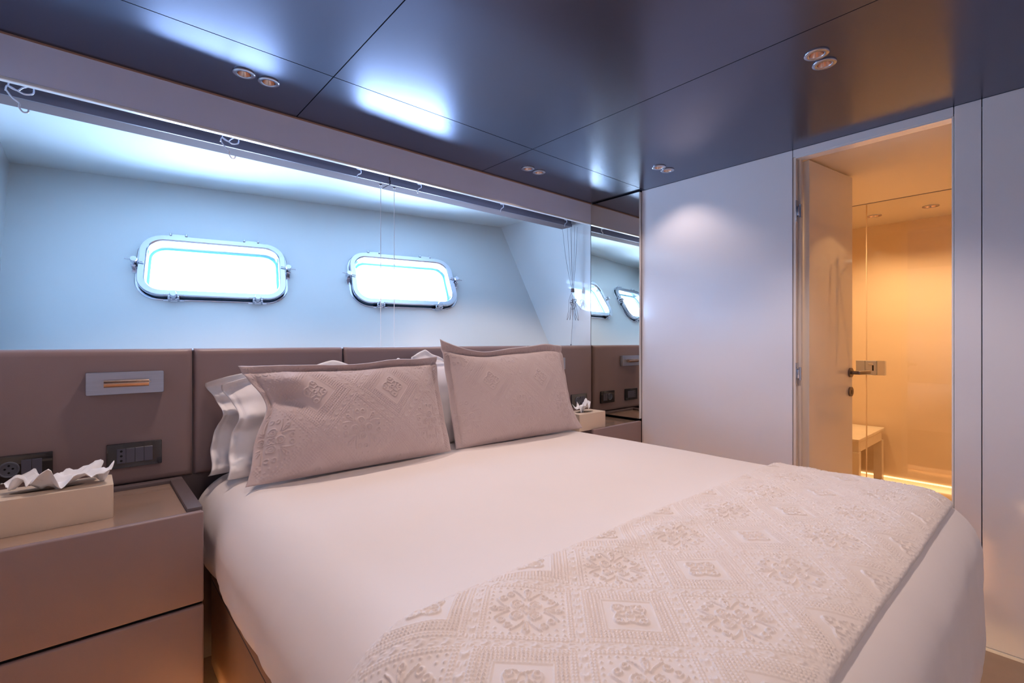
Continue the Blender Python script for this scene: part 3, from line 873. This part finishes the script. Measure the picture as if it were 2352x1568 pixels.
# ================================================================== PILLOWS
def pillow(name, w, h, T, flange, loc, lean, yaw, m, seed, pattern=0.0, period=0.17, shape=None, N=(210, 130), puff=0.55, wrinkle=0.006, roll=0.0, flip=0.0):
    """loc = bottom centre on the bed; lean angle from vertical; shape(u, v) -> (dx, dy, dz) outline change"""
    out = []
    u = np.linspace(-1, 1, N[0]); v = np.linspace(-1, 1, N[1])
    U, V = np.meshgrid(u, v, indexing='ij')
    x = U * w / 2; y = (V + 1) / 2 * h
    fi = flange
    iu = np.clip(np.abs(x) / (w / 2 - fi), 0, 1); iv = np.where(V > 0, np.clip(np.abs(y - h / 2) / (h / 2 - fi), 0, 1), np.clip(np.abs(y - h / 2) / (h / 2 - min(fi, 0.004)), 0, 1))
    body = (np.clip(1 - iu ** 2.6, 0, 1) ** puff) * (np.clip(1 - iv ** 2.4, 0, 1) ** puff)
    # seam groove between body and flange
    ed = np.minimum(w / 2 - np.abs(x), h / 2 - np.abs(y - h / 2))
    bottom = np.clip(1.2 - 0.45 * (V + 1) / 2, 0, 2)
    t = T * body * bottom
    dx, dy, dz = shape(U, V) if shape else (0, 0, 0)
    rim = 0.0035 * np.clip(ed / 0.004, 0, 1)
    wr = wrinkle * vnoise(x, y, 7, seed, 3) * np.clip(ed / 0.03, 0, 1)
    wrs = wrinkle * 1.6 * vnoise(x, y * 0.25, 16, seed + 1, 2) * np.exp(-((h / 2 - np.abs(y - h / 2)) / 0.06) ** 2)
    wre = wrinkle * 1.6 * vnoise(x * 0.25, y, 16, seed + 2, 2) * np.exp(-((w / 2 - np.abs(x)) / 0.06) ** 2)
    pat = pattern * mateless(x + 0.03, y + 0.02, period) * np.clip((ed - 0.006) / 0.01, 0, 1) if pattern else 0
    front = t + rim + wr + wrs + wre + pat
    back = -(t * 0.55 + rim) + wr * 0.5 + wrs + wre
    flap = flip * np.clip(1 - ed / max(fi, 0.01), 0, 1)
    front = front + flap; back = back + flap
    F = np.stack([x + dx, y + dy, front + dz], -1)
    B = np.stack([x + dx, y + dy, back + dz], -1)
    # shared border: make both meet
    ring = np.zeros_like(U, bool); ring[0, :] = ring[-1, :] = True; ring[:, 0] = ring[:, -1] = True
    mid = (F[ring] + B[ring]) / 2
    F[ring] = mid; B[ring] = mid
    Mx = Matrix.Rotation(yaw, 4, 'Z') @ Matrix.Rotation(PI / 2 - lean, 4, 'X') @ Matrix.Rotation(roll, 4, 'Z')
    mxn = np.array(Mx.to_3x3())
    me_pts = np.concatenate([F.reshape(-1, 3), B.reshape(-1, 3)]) @ mxn.T
    n, k = U.shape
    idx = np.arange(n * k).reshape(n, k)
    f1 = np.stack([idx[:-1, :-1], idx[1:, :-1], idx[1:, 1:], idx[:-1, 1:]], -1).reshape(-1, 4)
    f2 = (f1 + n * k)[:, ::-1]
    f = np.concatenate([f1, f2])
    me = bpy.data.meshes.new(name)
    me.vertices.add(len(me_pts)); me.vertices.foreach_set('co', me_pts.reshape(-1).astype(np.float32))
    me.loops.add(len(f) * 4); me.loops.foreach_set('vertex_index', f.reshape(-1).astype(np.int32))
    me.polygons.add(len(f)); me.polygons.foreach_set('loop_start', (np.arange(len(f)) * 4).astype(np.int32))
    me.update(calc_edges=True)
    bmm = bmesh.new(); bmm.from_mesh(me)
    bmesh.ops.remove_doubles(bmm, verts=bmm.verts, dist=1e-6)
    bmm.to_mesh(me); bmm.free()
    o = link(name, me, m, None, True, 180)
    o.location = loc
    return o

g2 = lambda d, w: np.exp(-(d / w) ** 2)
def sham_left(U, V):
    dx = np.zeros_like(U); dy = np.zeros_like(U); dz = np.zeros_like(U)
    L = np.clip(-U, 0, 1) ** 3; Rr = np.clip(U, 0, 1) ** 3; Tp = np.clip(V, 0, 1) ** 3; Bt = np.clip(-V, 0, 1) ** 3
    # left edge pinched inwards half way, corners thrown out
    dx += 0.050 * L * g2(V - 0.25, 0.42) + 0.012 * L
    dx += -0.022 * L * Tp - 0.033 * L * Bt
    dy += -0.018 * Tp * (1 - U ** 2) + 0.010 * Tp * g2(U - 0.45, 0.25) - 0.004 * Tp * L
    dy += 0.010 * Tp * Rr
    dz += -0.02 * g2(U + 0.80, 0.13) * g2(V - 0.30, 0.16) * 1.4
    dz += -0.030 * g2(U + 0.62 + 0.6 * (V - 0.2), 0.10) * np.clip(1 - np.abs(V - 0.3) * 2.2, 0, 1)
    dz += 0.030 * g2(U + 0.66, 0.12) * g2(V - 0.62, 0.2)
    dz += 0.02 * L * Bt - 0.02 * L * Tp
    # lip of the top border folded a little forward
    dz += 0.012 * g2(V - 0.99, 0.045) * (1 - U ** 4) - 0.008 * g2(V - 0.87, 0.04)
    dx += 0.020 * Rr * Tp - 0.004 * Rr
    return dx, dy, dz
def sham_right(U, V):
    dx = np.zeros_like(U); dy = np.zeros_like(U); dz = np.zeros_like(U)
    L = np.clip(-U, 0, 1) ** 3; Rr = np.clip(U, 0, 1) ** 3; Tp = np.clip(V, 0, 1) ** 3; Bt = np.clip(-V, 0, 1) ** 3
    dy += 0.040 * Tp * np.clip(-U, 0, 1) ** 5 - 0.020 * Tp * g2(U + 0.38, 0.35) + 0.016 * Tp * g2(U - 0.7, 0.3)
    dx += 0.012 * L * (1 - Tp) - 0.012 * Rr * g2(V, 0.6)
    dz += 0.010 * g2(V - 0.99, 0.05) * (1 - U ** 4) - 0.007 * g2(V - 0.86, 0.04)
    dz += 0.015 * L * Tp + 0.012 * Rr * Bt
    dx += 0.030 * Rr * Bt
    return dx, dy, dz
shl = pillow('pillow_sham', 0.735, 0.395, 0.085, 0.030, (0.745, 1.640, BT + 0.010), math.radians(19), math.radians(0.0), sham_m, 11, 0.0034, 0.205, sham_left, (450, 250), wrinkle=0.005)
tag(shl, 'taupe embossed pillow with flanged border on the left, propped before white pillows', 'pillow', 'taupe embossed pillows')
shr = pillow('pillow_sham', 0.745, 0.432, 0.080, 0.030, (1.508, 1.648, BT + 0.008), math.radians(15), math.radians(-1.5), sham_m, 21, 0.0022, 0.205, sham_right, (450, 250), wrinkle=0.004)
tag(shr, 'taupe embossed pillow on the right whose tall left corner sticks up', 'pillow', 'taupe embossed pillows')

def white_left(U, V):
    dx = np.zeros_like(U); dy = np.zeros_like(U); dz = np.zeros_like(U)
    L = np.clip(-U, 0, 1) ** 4
    dz += L * (0.030 * np.sin(V * 6.0 + 0.5) + 0.012 * np.sin(V * 13.0))
    dx += -0.020 * L * np.clip(V, 0, 1) ** 2 + 0.025 * L * g2(V - 0.2, 0.4) - 0.02 * L * np.clip(-V, 0, 1) ** 3
    dy += -0.040 * L * np.clip(V, 0, 1) ** 3 + 0.012 * np.clip(V, 0, 1) ** 3 * g2(U - 0.1, 0.2)
    return dx, dy, dz
def white_ear(U, V):
    dx, dy, dz = white_left(U, V)
    Tp = np.clip(V, 0, 1) ** 3
    dy = dy + 0.030 * Tp * g2(U - 0.97, 0.07) - 0.004 * Tp * g2(U - 0.8, 0.1) + 0.016 * Tp * g2(U - 0.18, 0.14)
    return dx, dy, dz
def white_rt(U, V):
    dx = np.zeros_like(U); dy = np.zeros_like(U); dz = np.zeros_like(U)
    Tp = np.clip(V, 0, 1) ** 3
    dy += 0.050 * Tp * np.clip(1 - np.abs(U + 0.80) / 0.30, 0, 1) - 0.02 * Tp
    dz += 0.006 * Tp * np.sin(U * 30)
    return dx, dy, dz
a_ = pillow('pillow', 0.72, 0.350, 0.045, 0.020, (0.680, 1.905, BT + 0.004), math.radians(4), 0, sheet_m, 31, 0, 0, white_ear, (150, 100), wrinkle=0.018)
tag(a_, 'white pillow against the headboard, rear one on the left side', 'pillow', 'plain white pillows')
b_ = pillow('pillow', 0.72, 0.350, 0.045, 0.020, (0.712, 1.795, BT + 0.004), math.radians(11), 0, sheet_m, 32, 0, 0, white_left, (150, 100), wrinkle=0.018)
tag(b_, 'white pillow between the left taupe pillow and the rear white one', 'pillow', 'plain white pillows')
c_ = pillow('pillow', 0.72, 0.385, 0.045, 0.020, (1.450, 1.905, BT + 0.004), math.radians(4), 0, sheet_m, 33, 0, 0, white_rt, (150, 100), wrinkle=0.010)
tag(c_, 'white pillow against the headboard behind the right taupe pillow, peaked corner showing', 'pillow', 'plain white pillows')
d_ = pillow('pillow', 0.72, 0.36, 0.050, 0.020, (1.445, 1.795, BT + 0.004), math.radians(9), 0, sheet_m, 34, 0, 0, None, (150, 100), wrinkle=0.010)
tag(d_, 'white pillow directly behind the right taupe pillow, mostly hidden', 'pillow', 'plain white pillows')

# ================================================================== NIGHTSTANDS
def nightstand(name, x0, x1, y0, y1, rim_right, label):
    r = empty(name, ((x0 + x1) / 2, (y0 + y1) / 2, FZ), label=label, cat='nightstand', group='leather nightstands')
    ox, oy, oz = (x0 + x1) / 2, (y0 + y1) / 2, FZ
    def b(nm, a, c, m, bev=0.0, seg=2, par=None):
        return box(nm, (a[0] - ox, a[1] - oy, a[2] - oz), (c[0] - ox, c[1] - oy, c[2] - oz), m, par or r, bev, seg)
    z0 = FZ + 0.10
    b('carcass', (x0 + 0.003, y0 + 0.02, z0), (x1 - 0.003, y1, NT - 0.013), leather_m)
    # drawer fronts with rounded leather edges
    b('drawer', (x0 + 0.001, y0, NT - 0.252), (x1, y0 + 0.0195, NT - 0.004), leather_m, 0.005, 3)
    b('drawer', (x0 + 0.001, y0, z0 + 0.004), (x1, y0 + 0.0195, NT - 0.261), leather_m, 0.005, 3)
    b('drawer_gap', (x0 + 0.004, y0 + 0.012, NT - 0.262), (x1 - 0.003, y0 + 0.0198, NT - 0.251), hole_m)
    # inset lacquered top with leather rims
    rx0, rx1 = (x0, x1 - 0.036) if rim_right else (x0 + 0.036, x1)
    b('top_panel', (rx0, y0 + 0.0205, NT - 0.012), (rx1, y1 - 0.034, NT - 0.007), top_m)
    b('back_rim', (x0, y1 - 0.0335, NT - 0.012), (x1, y1, NT + 0.004), rim_m, 0.002, 2)
    if rim_right: b('side_rim', (x1 - 0.0355, y0 + 0.0205, NT - 0.012), (x1, y1 - 0.034, NT + 0.004), rim_m, 0.002, 2)
    else: b('side_rim', (x0, y0 + 0.0205, NT - 0.012), (x0 + 0.0355, y1 - 0.034, NT + 0.004), rim_m, 0.002, 2)
    b('plinth', (x0 + 0.02, y0 + 0.10, FZ), (x1 - 0.04, y1, z0), rim_m)
    b('light_strip', (x0 + 0.03, y0 + 0.05, z0 - 0.008), (x1 - 0.02, y0 + 0.065, z0 - 0.001), led_m)
    return r
nightstand('nightstand', XL + 0.002, 0.240, 1.556, YF - 0.018, True, 'taupe leather nightstand with two drawers at the left of the bed')
nightstand('nightstand', 2.005, XR - 0.002, 1.630, YF - 0.018, False, 'taupe leather nightstand at the right of the bed by the mirror')

# tissue boxes and tissues
def tissue_box(x0, x1, y0, y1, label):
    r = empty('tissue_box', ((x0 + x1) / 2, (y0 + y1) / 2, NT - 0.007), label=label, cat='tissue box', group='cream leather tissue boxes')
    w, d, h = x1 - x0, y1 - y0, 0.088
    slot = [(0.062 * math.cos(a) * 1.15, 0.020 * math.sin(a)) for a in np.linspace(0, 2 * PI, 28, endpoint=False)]
    bm = plate_holes(rrect(w, d, 0.006, 4), [slot], 0.004, lambda u, v, ww: Vector((u, v, h - 0.004 + ww)))
    bm_obj('lid', bm, box_m, r)
    bm = bmesh.new()
    loft(bm, [[(p[0], p[1], z) for p in rrect(w - 2 * i_, d - 2 * i_, 0.006, 4)] for z, i_ in ((0.0, 0.001), (0.003, 0), (h - 0.004, 0), (h - 0.004, 0.004), (0.004, 0.004))],
         closed_ring=False, cap0=True, cap1=True)
    bm_obj('case', bm, box_m, r, True, 40)
    return r
tb1 = tissue_box(-0.205, 0.052, 1.665, 1.795, 'cream leather tissue box on the left nightstand')
tb2 = tissue_box(1.914, 2.130, 1.648, 1.768, 'cream leather tissue box on the right nightstand before the mirror')
tb2.location.x += 0.0

def tissue(cx, cy, z, sx, sy, hgt, seed, label, lean):
    rng = random.Random(seed)
    n, k = 96, 26
    A = np.linspace(0, 2 * PI, n, endpoint=True); Rr = np.linspace(0, 1, k)
    AA, RR = np.meshgrid(A, Rr, indexing='ij')
    pts4 = 0.74 + 0.24 * np.abs(np.cos(2 * (AA + 0.5))) ** 4 + 0.10 * np.cos(3 * AA + seed) + 0.05 * np.cos(7 * AA)
    ca, sa = np.cos(AA), np.sin(AA)
    rad = RR ** 1.1 * pts4
    X = sx * rad * ca; Y = sy * rad * sa
    fold = np.sin(AA * 5 + seed) * 0.25 + np.sin(AA * 9 + 2 * seed) * 0.15
    nz_ = vnoise(X * 1.0 + 3, Y + 3, 26, seed, 3)
    X = X + 0.012 * RR * vnoise(X + 5, Y + 5, 24, seed + 4, 2); Y = Y + 0.012 * RR * vnoise(X + 9, Y + 2, 24, seed + 6, 2)
    crease = np.abs(vnoise(X + 1, Y + 1, 22, seed + 1, 2))
    Z = hgt * (RR ** 0.7) * (0.62 + 0.38 * pts4 + fold * RR * 0.5) + 0.040 * nz_ * RR - 0.05 * crease * RR
    Z = Z - hgt * 0.55 * np.clip(RR - 0.72, 0, 1) ** 1.0 * (1.2 - pts4) * 2
    X = X + lean * Z
    P = np.stack([X, Y, Z], -1)
    P[-1] = P[0]
    o = link('tissue', grid_mesh('tissue', P), tissue_m, None, True, 50)
    o.location = (cx, cy, z)
    sm = o.modifiers.new('thickness', 'SOLIDIFY'); sm.thickness = 0.0006
    tag(o, label, 'tissue', 'white paper tissues')
    return o
tissue(-0.060, 1.725, NT + 0.070, 0.115, 0.065, 0.058, 3, 'crumpled white tissue pulled from the left tissue box', 0.25)
tissue(2.010, 1.708, NT + 0.066, 0.060, 0.045, 0.075, 5, 'crumpled white tissue standing in the right tissue box', 0.0)

# ================================================================== WALL FITTINGS ON THE HEADBOARD
FY = YF - 0.018
def reading_light(x0, x1, label):
    r = empty('reading_light', ((x0 + x1) / 2, FY, -0.131), label=label, cat='reading light', group='brushed steel reading lights')
    w = (x1 - x0) / 2
    bm = bmesh.new()
    loft(bm, [[(p[0], y, p[1]) for p in rrect(2 * w - i_, 0.070 - i_, 0.004, 4)] for y, i_ in ((0.0, 0.0), (-0.020, 0.0), (-0.0215, 0.002))], closed_ring=False, cap0=True, cap1=True)
    bm_obj('plate', bm, brush_m, r, True, 40)
    bm = bmesh.new()
    cyl(bm, (-0.055, -0.034, 0.0), (0.056, -0.034, 0.0), 0.0115, n=24)
    a = bm_obj('lamp_rod', bm, copper_m, r, True, 40)
    bm = bmesh.new()
    bx(bm, (-0.03, -0.034, -0.004), (0.03, -0.021, 0.004))
    cyl(bm, (0.056, -0.034, 0.004), (0.062, -0.034, 0.004), 0.003, n=10)
    bm_obj('bracket', bm, chrome_m, r, True, 40)
    return r
reading_light(-0.005, 0.189, 'slim brushed steel reading light with copper rod on the left headboard')
reading_light(1.945, 2.139, 'slim reading light on the right headboard, seen in the mirror')

def plate(x0, x1, zc, kind, label, group):
    r = empty('switch_plate' if kind == 's' else 'socket_plate', ((x0 + x1) / 2, FY, zc), label=label, cat='switch' if kind == 's' else 'socket', group=group)
    w, h = x1 - x0, 0.078
    bm = bmesh.new()
    loft(bm, [[(p[0], y, p[1]) for p in rrect(w - i_, h - i_, 0.003, 3)] for y, i_ in ((0.0, 0.0), (-0.007, 0.0), (-0.0085, 0.002))], closed_ring=False, cap0=True, cap1=True)
    bm_obj('face_plate', bm, black_m, r, True, 40)
    def key(a, b, z0=-0.023, z1=0.023):
        return box('key', (a + 0.0005, -0.0105, z0), (b - 0.0005, -0.008, z1), key_m, r, 0.0008, 1)
    if kind == 's':
        for q in range(4):
            kk = key(-0.046 + q * 0.023, -0.023 + q * 0.023)
            if q == 0:
                bm = bmesh.new()
                for zz in (-0.015, 0.0, 0.015):
                    lathe(bm, [(0.0001, -0.0112), (0.0032, -0.0112), (0.0036, -0.0103)], (-0.0345, 0, zz), 14, 'Y')
                bm_obj('indicator', bm, hole_m, kk)
    else:
        bm = bmesh.new()
        lathe(bm, [(0.0001, -0.0098), (0.0180, -0.0098), (0.0190, -0.0135), (0.0215, -0.0135), (0.0225, -0.0082)], (-0.018, 0, 0), 30, 'Y')
        sk = bm_obj('socket_cup', bm, socket_m, r, True, 40)
        bm = bmesh.new()
        for (a, b) in ((-0.026, 0.002), (-0.010, 0.002), (-0.018, -0.009), (-0.018, 0.011)):
            lathe(bm, [(0.0001, -0.0103), (0.0026, -0.0103), (0.0028, -0.0096)], (a, 0, b), 10, 'Y')
        bm_obj('socket_holes', bm, hole_m, sk)
        key(0.006, 0.028); key(0.028, 0.050)
    return r
plate(0.044, 0.185, -0.363, 's', 'black gloss plate of four keys beside the left tissue', 'black switch plates')
plate(-0.222, -0.077, -0.363, 'k', 'black gloss plate with a round socket behind the left tissue', 'black socket plates')
plate(1.949, 2.090, -0.363, 's', 'black gloss plate of four keys behind the right pillow', 'black switch plates')
plate(2.211, 2.354, -0.363, 'k', 'black gloss socket plate behind the right tissue box beside the mirror', 'black socket plates')

# ================================================================== BLIND RAILS, WIRES, HOOKS, CORDS
def rail(x0, x1, label):
    r = empty('blind_rail', ((x0 + x1) / 2, 2.155, 0.747), label=label, cat='blind rail', group='headrails of the raised blinds')
    cx = (x0 + x1) / 2
    box('headrail', (x0 - cx, -0.038, 0.0), (x1 - cx, 0.045, 0.0022), railboard_m, r)
    box('front_channel', (x0 - cx, -0.045, 0.0), (x1 - cx, -0.0382, 0.020), track_m, r)
    box('rail_core', (x0 - cx, -0.038, 0.0024), (x1 - cx, 0.044, 0.058), track_m, r)
    return r
rl = rail(XL + 0.002, 1.078, 'long taupe headrail above the left porthole')
rr_ = rail(1.084, 2.375, 'taupe headrail above the right end of the window recess')
for x, rr2, lb in ((1.050, rl, 'thin white blind guide wire crossing the right porthole, left one'), (1.121, rr_, 'thin white blind guide wire crossing the right porthole, right one')):
    w = empty('guide_wire', (x, 2.145, -0.034), label=lb, cat='wire', group='white guide wires of the blinds')
    bm = bmesh.new(); cyl(bm, (0, 0, 0.0), (0, 0, 0.781), 0.0016, n=8)
    bm_obj('wire', bm, cord_m, w, True)
    bm = bmesh.new(); cyl(bm, (0, 0, 0.777), (0, 0, 0.7812), 0.006, n=14)
    bm_obj('wire_end', bm, key_m, w, True)

hooks = [(40, 0.02, 'at the far left end of the valance'), (525, 0, 'above the left porthole'), (823, 0, 'just left of the rail joint'),
         (962, 0, 'just right of the rail joint'), (1153, 0, 'above the corner of the window recess'), (1298, 0, 'beside the hanging cords')]
HXs = [-0.155, 0.394, 0.896, 1.200, 1.720, 2.240]
hp = None
for k, x in enumerate(HXs):
    big = k < 2
    r = empty('curtain_hook', (x, 2.045, 0.770), label=('looped clear plastic curtain hook ' if big else 'small clear curtain hook ') + hooks[k][2], cat='hook', group='curtain hooks under the valance')
    if big:
        tube('loop', [(-0.016, 0, 0.0), (-0.020, 0.0, -0.018), (-0.002, 0.0, -0.026), (0.010, 0, -0.014), (0.030, 0, -0.004), (0.032, 0.0, -0.024), (0.014, 0, -0.032), (-0.002, 0, -0.026), (-0.022, 0, -0.018), (-0.026, 0, -0.034)], 0.0024, hook_m, r)
    else:
        tube('loop', [(-0.008, 0, 0.0), (-0.006, 0, -0.012), (0.010, 0, -0.010), (0.012, 0, 0.004)], 0.0022, hook_m, r)
    tube('hook_end', [(-0.026, 0, -0.030), (-0.012, 0.0, -0.050), (0.002, 0.0, -0.062), (0.002, 0.0, -0.074), (0.010, 0.0, -0.086), (0.020, 0.0, -0.084), (0.022, 0, -0.076)] if big else
         [(0.010, 0, -0.008), (0.012, 0, -0.026), (0.0, 0, -0.034), (-0.006, 0, -0.044), (-0.008, 0, -0.056)], 0.0024, hook_m, r)

# hanging cord bundle at the right end
cb = empty('cord_bundle', (2.37, 2.10, 0.74), label='bundle of thin grey blind cords knotted and hanging at the right end of the recess', cat='cord')
K = (0.0, 0.0, -0.50)
for k, (dx_, dy_) in enumerate(((-0.045, 0.05), (-0.03, 0.02), (-0.012, 0.0), (-0.004, -0.02), (0.012, 0.03), (0.022, -0.02))):
    tube('cord', [(dx_, dy_, 0.004), (dx_ * 0.7, dy_ * 0.7, -0.18), (dx_ * 0.35, dy_ * 0.3, -0.33), (0.004 * (k - 2.5), 0, -0.40)], 0.0010, greycord_m, cb, smooth=True)
bm = bmesh.new()
cyl(bm, (-0.010, 0, -0.395), (-0.009, 0, -0.42), 0.005, 0.007, n=12)
cyl(bm, (0.006, 0, -0.395), (0.006, 0, -0.42), 0.005, 0.007, n=12)
bm_obj('toggle', bm, track_m, cb, True)
for k in range(5):
    a = -0.030 + 0.014 * k
    tube('loop', [(a * 0.4, 0, -0.42), (a, 0.004, -0.47), (a * 1.4 + 0.004, 0, -0.53), (a * 2.0, -0.003, -0.60), (a * 1.2, 0, -0.57), (a * 0.4, 0.003, -0.50), (0, 0, -0.46)], 0.0012, greycord_m, cb)
tube('knot', [(-0.020, 0, -0.475), (0.026, -0.006, -0.465), (0.026, 0.006, -0.49), (-0.018, 0.006, -0.485), (-0.016, -0.006, -0.505), (0.024, -0.004, -0.50), (0.020, 0.006, -0.525), (-0.010, 0, -0.53)], 0.0020, greycord_m, cb)
tube('cord', [(0, 0, -0.52), (-0.004, 0, -0.62), (-0.018, 0, -0.762)], 0.0010, greycord_m, cb)
tube('cord', [(0.006, 0, -0.47), (0.045, -0.02, -0.52), (0.073, -0.03, -0.56)], 0.0010, greycord_m, cb)
bm = bmesh.new(); cyl(bm, (-0.018, 0, -0.757), (-0.018, 0, -0.774), 0.004, 0.0045, n=10)
bm_obj('cord_weight', bm, key_m, cb, True)
